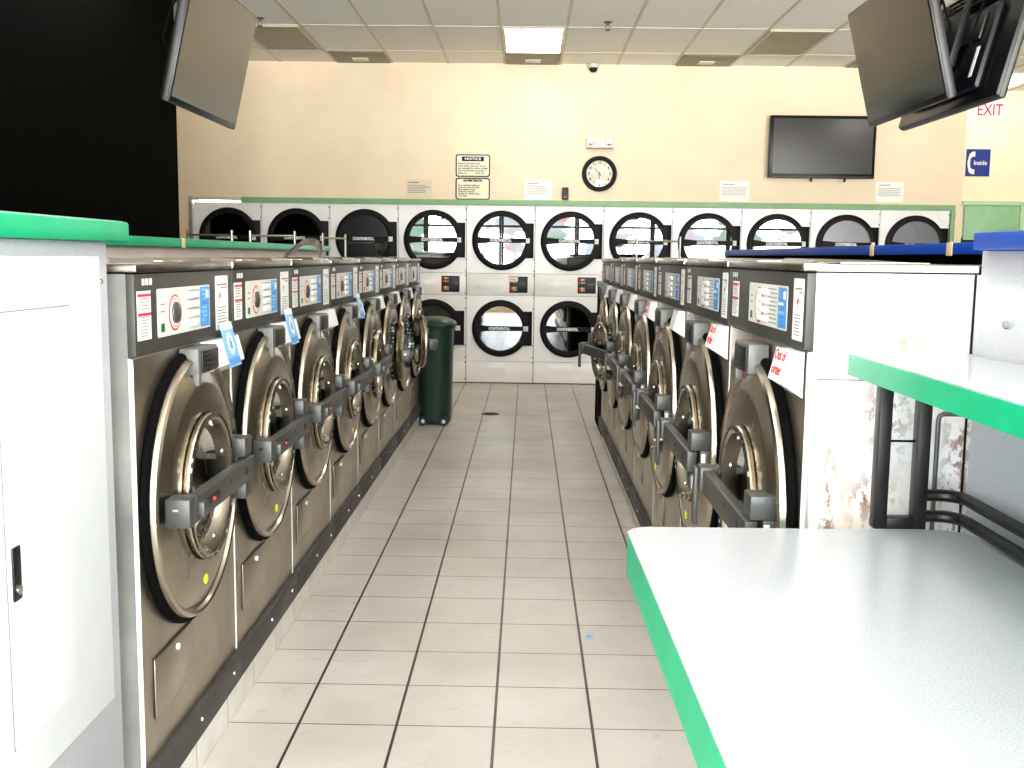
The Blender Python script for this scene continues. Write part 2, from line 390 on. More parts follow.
def make_washer(P):
    W, D = P['W'], P['D']; zc = P['zc'] - ZB; cy = P['cy']; f0, f1, lt = P['f0'] - ZB, P['f1'] - ZB, P['lt'] - ZB
    root = thing('washing_machine', '', 'washing machine')
    # cabinet
    b = MB(); face_disc(b, steel, W, .0, f0 - .003, zc, .2, -.004, cy)
    b.box((-D, -W / 2, 0), (-.0135, W / 2, f1), grey_enamel)
    # the box's front is pierced by the drum: the drum tub covers it
    b.build('cabinet', root)
    b = MB(); b.lathe([(.195, .068), (.185, .02), (.185, -.009), (.186, -.0095)], (0, cy, zc), drum_m, 'x', 48)
    b.lathe([(.186, -.0095), (.12, -.0105), (.03, -.0108), (.001, -.011)], (0, cy, zc), drum_m, 'x', 48); b.build('drum', root)
    b = MB(); b.lathe([(r * (P['k'] if r > .21 else 1), a) for r, a in [(.341, -.006), (.361, -.002), (.367, .006), (.3645, .016), (.355, .022), (.341, .018)]], (0, cy, zc), rubber, 'x', 72); b.build('gasket', root)
    b = MB(); b.lathe([(r * (P['k'] if r > .21 else 1), a) for r, a in [(.352, -.003), (.352, .024), (.349, .034), (.342, .039), (.336, .036), (.332, .027), (.327, .025), (.321, .027), (.280, .044), (.270, .046), (.2, .046), (.186, .03), (.186, .0)]], (0, cy, zc), steel_ring, 'x', 88)
    b.build('door_surround', root)
    # door hung on its hinge
    hy = .27; hx = .046
    d = MB(); d.lathe([(.194, .002), (.196, .012), (.192, .020), (.184, .022), (.177, .018), (.174, .008), (.160, -.014), (.153, -.020), (.16, -.03), (.178, -.024), (.184, -.008), (.194, .002)], (0, -hy, 0), steel_ring, 'x', 64)
    for k in range(8):
        a = 2 * PI * (k + .5) / 8; d.lathe([(.001, .006), (.006, .005), (.007, .0)], (-.002, -hy + .167 * math.cos(a), .167 * math.sin(a)), chrome, 'x', 10)
    door = d.build('door', root, (hx, cy + hy, zc))
    d = MB(); d.lathe([(.156, -.016), (.14, -.024), (.11, -.032), (.001, -.036)], (0, -hy, 0), door_glass, 'x', 48); d.build('door_glass', door)
    d = MB(); d.box((.024, -.56, -.040), (.054, .035, .026), handle_m, .004); d.build('handle_bar', door)
    d = MB(); d.box((.0, -.595, -.036), (.062, -.53, .036), handle_m, .006); d.box((.02, -.5955, .006), (.034, -.593, .012), chrome); d.build('latch_block', door)
    if P['lever']:
        d = MB(); d.box((.062, -.59, -.135), (.074, -.55, .03), handle_m, .003); d.build('release_lever', door)
    else:
        d = MB(); d.box((.054, -.53, -.022), (.076, -.49, .014), handle_m, .003); d.box((.0542, -.49, -.018), (.060, -.34, .004), black, .002)
        d.lathe([(.006, .0), (.005, .006), (.001, .006)], (.060, -.40, -.006), redp, 'x', 10); d.build('release_lever', door)
    d = MB(); d.lathe([(.001, .0025), (.012, .002), (.013, 0)], (.054, -.06, -.004), black, 'x', 14); d.build('bar_bolt', door)
    d = MB(); d.lathe([(.001, .003), (.005, .002), (.006, 0)], (.054, -.22, .002), black, 'x', 10); d.build('bar_bolt', door)
    # hinge block on the cabinet
    b = MB(); b.box((.025, cy + .235, zc + .029), (.09, cy + .31, zc + .086), handle_m, .004); b.box((.025, cy + .235, zc - .094), (.09, cy + .31, zc - .043), handle_m, .004)
    b.box((.02, cy + .262, zc - .043), (.06, cy + .31, zc + .029), handle_m, .003); hb = b.build('hinge', root)
    if P['lever']:
        b = MB(); b.box((.06, cy + .3102, zc - .088), (.085, cy + .312, zc - .05), white_p); b.box((.045, cy + .3102, zc - .035), (.058, cy + .312, zc + .02), white_p); b.build('hinge_label', hb)
    # control panel and its stickers
    b = MB(); b.box((-.022, -W / 2 + .002, f0), (.006, W / 2 - .002, f1), fascia_m, .003); cp = b.build('control_panel', root)
    fh = f1 - f0; o = (.0062, -W / 2, f0); U, V = (0, 1, 0), (0, 0, 1)
    b = MB(); x0 = P['s1'][0]; w_, h_ = P['s1'][1], fh * .6; y0 = fh * .19
    b.sheet((o[0], o[1] + x0, o[2] + y0), U, V, w_, h_, white_p, .0008)
    oo = (o[0] + .0008, o[1] + x0, o[2] + y0)
    for fy in (.91, .52): b.rect(oo, U, V, .002, h_ * fy - .003, w_ - .002, h_ * fy + .004, redp, .0006)
    b.lines(oo, U, V, .016, w_ - .012, h_ * .6, h_ * .88, 4, txtb, .3, .0006); b.lines(oo, U, V, .016, w_ - .012, .006, h_ * .5, 7, txtb, .3, .0006)
    b.build('instruction_sticker', cp)
    b = MB()
    for k in range(3): b.rect(o, U, V, .048 + .024 * k, fh * .86, .066 + .024 * k, fh * .94, white_p, .0006)
    b.build('icon_marks', cp)
    b = MB(); px, pw, ph, py = P['pl'][0], P['pl'][1], fh * .62, fh * .18
    b.sheet((o[0], o[1] + px, o[2] + py), U, V, pw, ph, label_white, .001, .006); oo = (o[0] + .001, o[1] + px, o[2] + py)
    b.rect(oo, U, V, pw * .05, ph * .1, pw * .115, ph * .28, greenp, .0006); b.lines(oo, U, V, pw * .05, pw * .13, ph * .45, ph * .75, 2, txtb, .2, .0006)
    b.rect(oo, U, V, pw * .79, ph * .04, pw * .985, ph * .96, bluep, .0005)
    for k in range(9): b.rect(oo, U, V, pw * (.80 + .08 * random.random()), ph * (.06 + .1 * k), pw * (.88 + .09 * random.random()), ph * (.12 + .1 * k), random.choice((bluel, bluel, bluel, blued, white_p)), .0008)
    b.rect(oo, U, V, pw * .91, ph * .7, pw * .97, ph * .88, white_p, .0009)
    b.lines(oo, U, V, pw * .53, pw * .77, ph * .06, ph * .95, 9, txtb, .22, .0006, .1)
    pl = b.build('program_label', cp)
    b = MB()
    for k in range(4): b.box((oo[0], oo[1] + pw * P['sl'][0], oo[2] + ph * (.10 + .215 * k)), (oo[0] + .005, oo[1] + pw * P['sl'][1], oo[2] + ph * (.235 + .215 * k)), P['slot'], .0015)
    b.build('program_button', pl)
    b = MB(); dc = (oo[0], oo[1] + pw * .30, oo[2] + ph * .47)
    b.lathe([(.046, .0), (.046, .0012), (.041, .0013)], dc, redp, 'x', 36); b.lathe([(.041, .0013), (.037, .0013)], dc, paper, 'x', 36); b.lathe([(.037, .0013), (.034, .0013)], dc, redp, 'x', 36)
    b.lathe([(.034, .0013), (.03, .0014), (.001, .0014)], dc, paper, 'x', 36)
    if not P['lever']: b.lathe([(.028, .001), (.027, .007), (.024, .009), (.001, .010)], dc, P['dial'], 'x', 30)
    b.build('selector_dial', pl)
    b = MB(); w_, h_, x0, y0 = P['s2'][1], fh * .82, P['s2'][0], fh * .1
    b.sheet((o[0], o[1] + x0, o[2] + y0), U, V, w_, h_, white_p, .0008, .004); oo = (o[0] + .0008, o[1] + x0, o[2] + y0)
    b.rect(oo, U, V, .014, h_ * .82, w_ - .012, h_ * .85, txtg, .0006); b.rect(oo, U, V, .05, h_ * .77, w_ - .01, h_ * .79, redp, .0006)
    for p in ([(.032, .64), (.05, .70), (.05, .62), (.034, .57)], [(.03, .54), (.042, .57), (.036, .51)]):
        b.face([Vector(oo) + Vector((.0006, u, v * h_)) for u, v in p], redp)
    b.lines(oo, U, V, .014, w_ - .012, h_ * .06, h_ * .44, 7, txtb, .3, .0006); b.build('warning_sticker', cp)
    # coin meter, soap chute, service hatch, kick plate, top
    b = MB(); cz0, cz1 = P['cz'][0] - ZB, P['cz'][1] - ZB
    b.box((.0, -.086, cz0), (.052, .082, cz1), meter_m, .004); b.box((.034, -.086, cz0 - .028), (.052, -.062, cz0 + .006), meter_m, .003)
    cmr = b.build('coin_meter', root)
    b = MB(); b.box((.0525, -.066, cz0 + .006), (.057, .076, cz1 - .008), black, .002)
    for k in range(4): b.box((.0565, -.055, cz0 + .014 + .0125 * k), (.058, .02 + .008 * (k % 2), cz0 + .0165 + .0125 * k), kick_m)
    b.build('coin_slot_plate', cmr)
    b = MB(); b.lathe([(.008, 0), (.008, .008), (.001, .010)], (.022, -.06, cz0 - .008), redb, 'x', 12); b.build('indicator_lamp', cmr)
    b = MB(); sz0, sz1, sy = P['sz'][0] - ZB, P['sz'][1] - ZB, P['sy']
    poly = [(-.001, sz0), (.044, sz0 + .03), (.026, sz1), (-.001, sz1)]
    b.grid([[(u, sy[0], v) for u, v in poly], [(u, sy[1], v) for u, v in poly]], white_paint, cap0=True, cap1=True)
    b.build('soap_chute', root)
    b = MB(); b.box((-.002, -.325, .19), (.0015, -.035, .345), steel, .002); b.rect((.0016, -.325, .19), U, V, .0, .1525, .29, .155, enamel_in, .0003)
    b.rect((.0016, -.325, .19), U, V, .0, .0, .003, .155, chrome, .0003); b.rect((.0016, -.325, .19), U, V, .0, .0, .29, .003, chrome, .0003); ht = b.build('service_hatch', root)
    b = MB(); b.lathe([(.009, .0), (.008, .006), (.001, .007)], (.0015, -.16, .318), white_p, 'x', 14); b.build('hatch_lock', ht)
    b = MB(); b.box((-.006, -W / 2 + .001, .004), (.016, W / 2 - .001, .092), kick_m, .003); b.box((-.002, -W / 2 + .001, -.004), (.008, W / 2 - .001, .004), black)
    b.lathe([(.007, 0), (.006, .003), (.001, .003)], (.016, -.02, .052), chrome, 'x', 10); b.lathe([(.007, 0), (.006, .003), (.001, .003)], (.016, W * .38, .052), chrome, 'x', 10); b.build('kick_plate', root)
    b = MB(); b.box((-D, -W / 2 + .001, f1 + .003), (.012, W / 2 - .001, lt), lid_m, .004); b.box((-.04, W / 2 - .014, f1 + .004), (.0135, W / 2 - .002, lt + .001), chrome, .002); b.build('top_panel', root)
    b = MB(); b.grid([[(-.10, -.26, lt), (-.10, .05, lt), (-.36, .05, lt), (-.36, -.26, lt)], [(-.11, -.25, lt + .013), (-.11, .05, lt + .008), (-.36, .04, lt + .004), (-.36, -.25, lt + .01)]], lid_m, cap1=True, cap0=True)
    b.box((-.1, .10, lt), (-.3, .3, lt + .005), chrome, .002); b.build('hopper_lid', root)
    return root, door

LP = dict(W=.794, D=.74, zc=.832, cy=-.03, k=1.0, f0=1.212, f1=1.404, lt=1.427, cz=(1.135, 1.205), sz=(1.105, 1.208), sy=(.095, .385), slot=white_p, dial=handle_m, lever=False, s1=(.014, .088), pl=(.145, .42), sl=(.53, .75), s2=(.622, .125))
RP = dict(W=.847, D=.74, zc=.836, cy=.035, k=1.037, f0=1.262, f1=1.428, lt=1.447, cz=(1.17, 1.245), sz=(1.155, 1.256), sy=(.285, .402), slot=white_p, dial=handle_m, lever=True, s1=(.055, .085), pl=(.28, .41), sl=(.28, .56), s2=(.742, .085))

def soap_tag(root, P, kind):
    sz0, sz1 = P['sz'][0] - ZB, P['sz'][1] - ZB; sy = P['sy']
    chute = [c for c in root.children if c.name.startswith('soap_chute')][0]
    a, c = Vector((.044, 0, sz0 + .03)), Vector((.026, 0, sz1)); V = (c - a).normalized(); L = (c - a).length; U = Vector((0, 1, 0))
    b = MB()
    if kind == 'blue':
        w, h = .118, L * 1.75; o = a + Vector((.002, sy[0] + .12, 0)) - V * .012
        b.sheet(o, U, V, w, h, bluel, .001); oo = o + U.cross(V) * .001
        b.rect(oo, U, V, .004, .006, w - .004, h * .2, bluep, .0008); b.rect(oo, U, V, 0, h * .84, w, h, white_p, .0008)
        pts = [(w * .5 + .030 * math.cos(k * PI / 12), h * .52 + .034 * math.sin(k * PI / 12)) for k in range(24)]
        N = U.cross(V); b.face([oo + U * x + V * y + N * .0008 for x, y in pts], white_p)
        b.rect(oo, U, V, w * .4, h * .40, w * .62, h * .58, bluep, .0012); b.rect(oo, U, V, w * .46, h * .58, w * .52, h * .66, txt, .0012)
        b.build('blue_tag', chute)
    else:
        w, h = .105, L * 1.02; o = a + Vector((.002, sy[0] - .01, 0))
        b.sheet(o, U, V, w, h, white_p, .001); tg = b.build('paper_tag', chute)
        oo = o + U.cross(V) * .0012
        text_mesh('red_lettering', 'Out of\norder', .033, redb, oo + U * (w * .5) + V * (h * .56), U, V, tg, .0003, bold=.0008, sx=1.05)

def yellow_dot(root, P, y=-.02, z=-.255, on_cone=True):
    b = MB(); b.lathe([(.001, .002), (.014, .0018), (.0145, 0)], (.0462, P['cy'] + y, P['zc'] - ZB + z), yellow, 'x', 18)
    o = b.build('yellow_sticker', root); return o

ordw = ['first', 'second', 'third', 'fourth', 'fifth', 'sixth', 'seventh', 'eighth', 'ninth', 'tenth', 'eleventh']
protoL, doorL = make_washer(LP)
extraL = ['with blue soap-chute tag, standing against the white cabinet', 'with pale blue tag, second from the white cabinet', 'with bare white soap chute, third from the white cabinet',
          'with narrow blue tag, fourth from the white cabinet', 'with closed round door, fifth from the white cabinet', 'with door slightly ajar, third from the green bin',
          'with swung-out door, second from the green bin', 'with closed door, standing right beside the green bin']
trees = [protoL] + [copy_tree(protoL) for _ in range(7)]
openL = [0, 0, 0, 0, 1, 8, 18, 0]
for i, r in enumerate(trees):
    r.location = (-.905, 2.37 + .80 * (i + .5), ZB)
    r['label'] = 'brushed steel front-load washer ' + extraL[i]; r['group'] = 'washers backed by the green-edged shelf'
    for c in r.children:
        if c.name.split('.')[0] == 'door': c.rotation_euler = (0, 0, math.radians(openL[i]))
for i in (0, 1, 3): soap_tag(trees[i], LP, 'blue')
for i in (0, 1): yellow_dot(trees[i], LP)
yellow_dot(trees[3], LP, -.02, -.25)
protoR, doorR = make_washer(RP)
extraR = ['with rusty white side, beside the blue-topped cabinet', 'with red-lettered tag, second from the blue-topped cabinet', 'with bare white soap chute, third from the blue-topped cabinet',
          'with red-lettered tag, fourth from the blue-topped cabinet', 'with closed door, third from the black end cabinet', 'with handle bar swung out, second from the black end cabinet',
          'with closed door, standing beside the black end cabinet']
treesR = [protoR] + [copy_tree(protoR) for _ in range(6)]
openR = [0, 0, 0, 0, 0, 12, 0]
for i, r in enumerate(treesR):
    r.location = (.605, 2.23 + .853 * (i + .5), ZB); r.rotation_euler = (0, 0, PI)
    r['label'] = 'brushed steel front-load washer ' + extraR[i]; r['group'] = 'washers backed by the blue-edged shelf'
    for c in r.children:
        if c.name.split('.')[0] == 'door': c.rotation_euler = (0, 0, math.radians(openR[i]))
for i in (0, 1, 3): soap_tag(treesR[i], RP, 'red')
yellow_dot(treesR[1], RP); yellow_dot(treesR[2], RP)
# rusty white side of the washer next to the tables
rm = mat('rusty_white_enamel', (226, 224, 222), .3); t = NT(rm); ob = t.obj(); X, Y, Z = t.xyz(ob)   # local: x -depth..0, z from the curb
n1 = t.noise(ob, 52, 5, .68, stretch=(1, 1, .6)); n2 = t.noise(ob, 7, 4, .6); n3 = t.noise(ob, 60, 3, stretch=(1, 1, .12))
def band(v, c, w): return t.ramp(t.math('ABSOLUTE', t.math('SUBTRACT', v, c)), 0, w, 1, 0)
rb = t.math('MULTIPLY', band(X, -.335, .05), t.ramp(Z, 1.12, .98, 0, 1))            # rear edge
rl = t.math('MAXIMUM', t.math('MULTIPLY', band(X, -.17, .10), band(Z, 1.02, .16)), t.math('MULTIPLY', band(X, -.14, .10), band(Z, .83, .10)))                     # rust under the shelf, plus brown shadow between the legs painted in
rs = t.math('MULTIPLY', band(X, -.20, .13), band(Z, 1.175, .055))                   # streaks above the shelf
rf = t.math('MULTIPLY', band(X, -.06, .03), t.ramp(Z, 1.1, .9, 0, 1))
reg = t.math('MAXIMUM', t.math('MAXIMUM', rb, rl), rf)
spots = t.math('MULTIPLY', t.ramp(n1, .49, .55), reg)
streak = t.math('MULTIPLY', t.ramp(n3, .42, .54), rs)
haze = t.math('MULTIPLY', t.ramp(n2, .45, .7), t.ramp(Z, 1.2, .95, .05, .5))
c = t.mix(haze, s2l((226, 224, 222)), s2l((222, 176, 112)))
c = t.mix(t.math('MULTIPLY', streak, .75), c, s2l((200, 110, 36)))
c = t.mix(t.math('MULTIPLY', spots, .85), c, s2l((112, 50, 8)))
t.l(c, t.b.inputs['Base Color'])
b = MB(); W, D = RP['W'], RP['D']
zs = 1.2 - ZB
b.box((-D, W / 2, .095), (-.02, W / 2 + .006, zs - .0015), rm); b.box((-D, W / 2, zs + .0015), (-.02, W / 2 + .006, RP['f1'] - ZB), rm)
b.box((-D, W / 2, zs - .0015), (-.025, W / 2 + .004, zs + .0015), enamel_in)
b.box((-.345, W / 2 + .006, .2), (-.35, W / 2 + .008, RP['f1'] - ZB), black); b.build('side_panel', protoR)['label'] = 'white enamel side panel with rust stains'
b = MB(); b.tube([(-.285, W / 2 + .014, .75), (-.285, W / 2 + .014, 1.005), (-.287, W / 2 + .014, 1.015), (-.295, W / 2 + .014, 1.02), (-.345, W / 2 + .014, 1.02)], .005, handle_m); b.build('conduit', protoR)
b = MB(); b.box((-.36, W / 2 + .0, RP['f1'] - ZB + .004), (-.012, W / 2 + .007, RP['lt'] - ZB - .001), white_paint, .001); b.box((-.365, W / 2, RP['f1'] - ZB), (-.353, W / 2 + .008, RP['lt'] - ZB), black); b.build('top_edge_strip', protoR)

# ------------------------------------------------------------------ shelves running behind the washers
def back_shelf(name, label, x0, x1, y0, y1, z0, z1, edge, body, joints, front):
    r = thing(name, label, 'shelf', ((x0 + x1) / 2, (y0 + y1) / 2, 0)); cx, cy = (x0 + x1) / 2, (y0 + y1) / 2
    b = MB(); b.box((x0 - cx + .03, y0 - cy + .02, 0), (x1 - cx - .03, y1 - cy - .02, z0), body); b.build('cabinet_body', r)
    b = MB(); b.box((x0 - cx, y0 - cy, z0), (x1 - cx, y1 - cy, z1), edge, .004); b.build('counter', r)
    fx = x1 if front > 0 else x0
    for j in joints:
        b = MB(); b.box((fx - cx - .001 * front, j - cy - .022, z0 - .004), (fx - cx + .003 * front, j - cy + .022, z1 + .001), cream_strip, .001); b.build('joint_strip', r)
    return r
spine_white = noisy('spine_white', (212, 196, 184), (200, 184, 172), 4, .5)
back_shelf('back_shelf', 'long shelf with green edge band running behind the washers', -2.15, -1.645, 2.5, 8.72, 1.479, 1.521, green_edge, spine_white, [4.99], 1)
back_shelf('back_shelf', 'long shelf with blue edge band running behind the washers', 1.365, 1.85, 2.5, 7.25, 1.478, 1.516, blue_edge, skin_black, [4.16, 3.40], -1)  # black body colour paints in the shadow gap below the blue band

# brown strap loop lying on a washer top
b = MB(); pts = [(-1.205, 1.432), (-1.17, 1.458), (-1.14, 1.482), (-1.115, 1.498), (-1.09, 1.506), (-1.065, 1.504), (-1.045, 1.494), (-1.032, 1.476), (-1.026, 1.455), (-1.03, 1.436)]
rings = []
for i, p in enumerate(pts):
    q0, q1 = pts[max(i - 1, 0)], pts[min(i + 1, len(pts) - 1)]; d = Vector((q1[0] - q0[0], 0, q1[1] - q0[1])).normalized(); n = Vector((-d.z, 0, d.x)) * .005
    w = Vector((0, .022, .0)) + Vector((0, 0, .012)); c = Vector((p[0], 5.2, p[1] + .012))
    rings.append([c - w + n, c + w + n, c + w - n, c - w - n])
b.grid(rings, wood_brown, cap0=True, cap1=True); tag(b.build('strap_loop'), 'dark brown strap loop arching on top of a steel washer', 'strap')

# ------------------------------------------------------------------ cabinets at the near ends
r = thing('storage_cabinet', 'tall white cabinet with green-edged top and grey access panel', 'cabinet', (-1.4, 1.5, 0))
b = MB(); b.box((-.5, -.9, 0), (.47, .8, 1.476), laminate_v, .002); b.build('cabinet_body', r)
b = MB(); b.box((-.53, -.95, 1.477), (.495, .875, 1.521), green_edge, .006); b.box((-.52, -.94, 1.5212), (.485, .865, 1.523), laminate); b.build('countertop', r)
b = MB(); b.box((.4705, -.62, .45), (.479, .74, 1.445), panel_paint, .003); pf = b.build('access_panel', r)
b = MB(); b.box((.4795, .285, .55), (.484, .578, 1.345), panel_paint, .002); b.box((.479, .282, .547), (.4798, .581, 1.348), txtg); ad = b.build('access_door', pf)
b = MB(); b.box((.484, .292, .825), (.489, .322, .925), black, .003); b.lathe([(.009, 0), (.009, .003), (.001, .003)], (.489, .307, .845), chrome, 'x', 16); b.build('latch', ad)
b = MB(); b.lathe([(.006, 0), (.005, .003), (.001, .003)], (.47, .765, 1.39), chrome, 'x', 12); b.build('screw', r)

r = thing('storage_cabinet', 'grey speckled cabinet with a blue-edged top behind the folding tables', 'cabinet', (1.4, 1.3, 0))
b = MB(); b.box((-.47, -1.1, 0), (.45, .85, 1.478), laminate_v, .002); b.build('cabinet_body', r)
b = MB(); b.box((-.50, -1.12, 1.479), (.48, .83, 1.514), blue_edge, .005); b.build('countertop', r)
b = MB(); b.lathe([(.008, 0), (.007, -.006), (.001, -.007)], (-.47, .72, 1.335), txtg, 'x', 12); b.build('screw', r)

# ------------------------------------------------------------------ folding tables
r = thing('folding_table', 'large grey laminate folding table with thick green edge', 'table', (.567, 1.2, 0), math.radians(.9))
def rounded_slab(b, w, d, rr, z0, z1, m, mt, tt=.003):
    poly = [(x - w / 2, y - d / 2) for x, y in rrect(w, d, rr, 8)]
    b.grid([[(x, y, z0) for x, y in poly], [(x, y, z1 - tt) for x, y in poly]], m, cap0=True)
    b.grid([[(x, y, z1 - tt) for x, y in poly], [(x * .9985, y * .9985, z1) for x, y in poly]], mt, cap1=True)
b = MB(); rounded_slab(b, .69, 1.76, .05, .826, .91, green_edge, laminate); b.build('tabletop', r)
for sx_ in (-.19, .25):
    for sy_ in (-.7, .6):
        b = MB(); b.box((sx_ - .02, sy_ - .02, 0), (sx_ + .02, sy_ + .02, .8255), black_steel, .003); b.build('leg', r)
b = MB(); b.box((-.19, -.70, .78), (.25, -.66, .8255), black_steel); b.box((-.19, .56, .78), (.25, .6, .8255), black_steel); b.build('crossbar', r)
r = thing('raised_shelf', 'narrow raised grey laminate shelf with green edge above the folding table', 'shelf', (.798, 1.30, 1.219))
b = MB(); poly = [(x - .126, y - .87) for x, y in rrect(.25, 1.74, .012, 4)]
b.grid([[(x, y, 0) for x, y in poly], [(x, y, .044) for x, y in poly]], green_edge, cap0=True); b.grid([[(x, y, .044) for x, y in poly], [(x * .999, y * .999, .047) for x, y in poly]], laminate, cap1=True); b.build('shelf_top', r)
b = MB()
yy = .80
b.box((-.080, yy - .016, -.309), (-.054, yy + .016, -.001), black_steel, .002); b.build('leg', r)
b = MB(); b.box((.0, yy - .016, -.309), (.026, yy + .016, -.001), black_steel, .002); b.build('leg', r)
b = MB(); b.box((-.054, yy - .016, -.309), (.0, yy + .014, -.285), black_steel, .002); b.build('crossbar', r)
b = MB(); b.box((-.0535, yy - .003, -.130), (-.0005, yy + .002, -.126), rubber); b.build('tie_wire', r)
def bend_rail(z):
    pts = [(.026, yy, z), (.05, yy, z)]
    for k in range(9):
        a = PI / 2 * k / 8; pts.append((.05 + .045 * math.sin(a), yy - .045 + .045 * math.cos(a), z))
    pts += [(.095, yy - .2, z), (.095, -.8, z)]
    return pts
for z in (-.240, -.302 + .018):
    b = MB(); b.tube(bend_rail(z), .0125, black_steel, 10); b.build('guard_rail', r)

# ------------------------------------------------------------------ black cabinet closing the blue row
r = thing('end_cabinet', 'black cabinet with green top edge at the far end of the washers', 'cabinet', (.98, 8.75, 0))
b = MB(); b.box((-.35, -.5, 0), (.35, .5, 1.205), skin_black, .003); b.build('cabinet_body', r)
b = MB(); b.box((-.357, -.505, 1.206), (.36, .505, 1.25), mat('dark_green_edge', (20, 110, 70), .4), .004); b.build('countertop', r)

# ------------------------------------------------------------------ trash bin
r = thing('trash_bin', 'dark green wheeled bin beside the last washer of the green-backed row', 'bin', (-.795, 8.99, 0))
def rr_ring(w, d, rr, z): return [(x - w / 2, y - d / 2, z) for x, y in rrect(w, d, rr, 6)]
b = MB(); b.grid([rr_ring(.29, .32, .09, .02), rr_ring(.30, .33, .1, .04), rr_ring(.335, .40, .12, .83), rr_ring(.345, .41, .12, .845)], bin_green, cap0=True, cap1=True); b.build('bin_body', r)
b = MB(); b.grid([rr_ring(.36, .42, .12, .835), rr_ring(.375, .43, .13, .842), rr_ring(.38, .435, .13, .87), rr_ring(.345, .40, .12, .895), rr_ring(.2, .25, .09, .925), rr_ring(.05, .06, .02, .935)], bin_green, cap0=True, cap1=True); b.build('lid', r)
for wx in (-.08, .10):
    b = MB(); b.lathe([(.001, -.015), (.036, -.015), (.04, -.01), (.04, .01), (.036, .015), (.001, .015)], (wx, -.185, .04), wheel_m, 'y', 20)
    wh = b.build('wheel', r); b = MB(); b.lathe([(.017, 0), (.014, -.006), (.001, -.007)], (wx, -.20, .04), white_p, 'y', 14); b.build('hub', wh)

# ------------------------------------------------------------------ laundry carts (only their hanging rails rise above the washers)
def make_cart():
    r = thing('laundry_cart', '', 'cart')
    def rectloop(w, d, z): return [(-w, -d, z), (w, -d, z), (w, d, z), (-w, d, z), (-w, -d, z)]
    b = MB(); b.tube(rectloop(.26, .38, .80), .008, rod_m, 8); b.tube(rectloop(.22, .33, .32), .008, rod_m, 8)
    for k in range(9):
        x = -.26 + .065 * k
        for s_ in (-1, 1): b.tube([(x, s_ * .38, .8), (x * .85, s_ * .33, .32)], .003, rod_m, 6)
    for k in range(11):
        y = -.38 + .076 * k
        for s_ in (-1, 1): b.tube([(s_ * .26, y, .8), (s_ * .22, y * .87, .32)], .003, rod_m, 6)
        b.tube([(-.22, y * .87, .32), (.22, y * .87, .32)], .003, rod_m, 6)
    b.build('wire_basket', r)
    b = MB(); b.tube(rectloop(.21, .32, .12), .011, rod_m, 8)
    for sx_ in (-1, 1):
        for sy_ in (-1, 1): b.tube([(sx_ * .21, sy_ * .32, .12), (sx_ * .22, sy_ * .33, .32)], .008, rod_m, 6)
    b.build('base_frame', r)
    for sx_ in (-1, 1):
        b = MB(); b.tube([(sx_ * .2, 0, .12), (sx_ * .2, 0, 1.655)], .011, rod_m, 10); b.build('pole', r)
    b = MB(); b.tube([(-.2, 0, 1.612), (.2, 0, 1.612)], .009, rod_m, 8); b.build('hanging_bar', r)
    for sx_ in (-1, 1):
        for sy_ in (-1, 1):
            b = MB(); b.lathe([(.001, -.012), (.045, -.012), (.05, -.006), (.05, .006), (.045, .012), (.001, .012)], (sx_ * .2, sy_ * .3, .05), wheel_m, 'x', 14); b.build('caster', r)
    return r
cart = make_cart()
spots = [(1.22, 9.75, 0, 1.0, 'chrome laundry cart with hanging rail behind the blue-backed washers'), (-2.83, 9.3, 0, 1.0, 'chrome laundry cart standing beside the black partition'),
         (-2.28, 9.35, .0, 1.0, 'chrome laundry cart second from the black partition'), (-1.90, 10.3, 1.17, 1.0, 'chrome laundry cart turned sideways, third from the black partition')]
for i, (x, y, a, s_, lab) in enumerate(spots):
    o = cart if i == 0 else copy_tree(cart); o.location = (x, y, 0); o.rotation_euler = (0, 0, a); o['label'] = lab; o['group'] = 'laundry carts parked behind the washers'

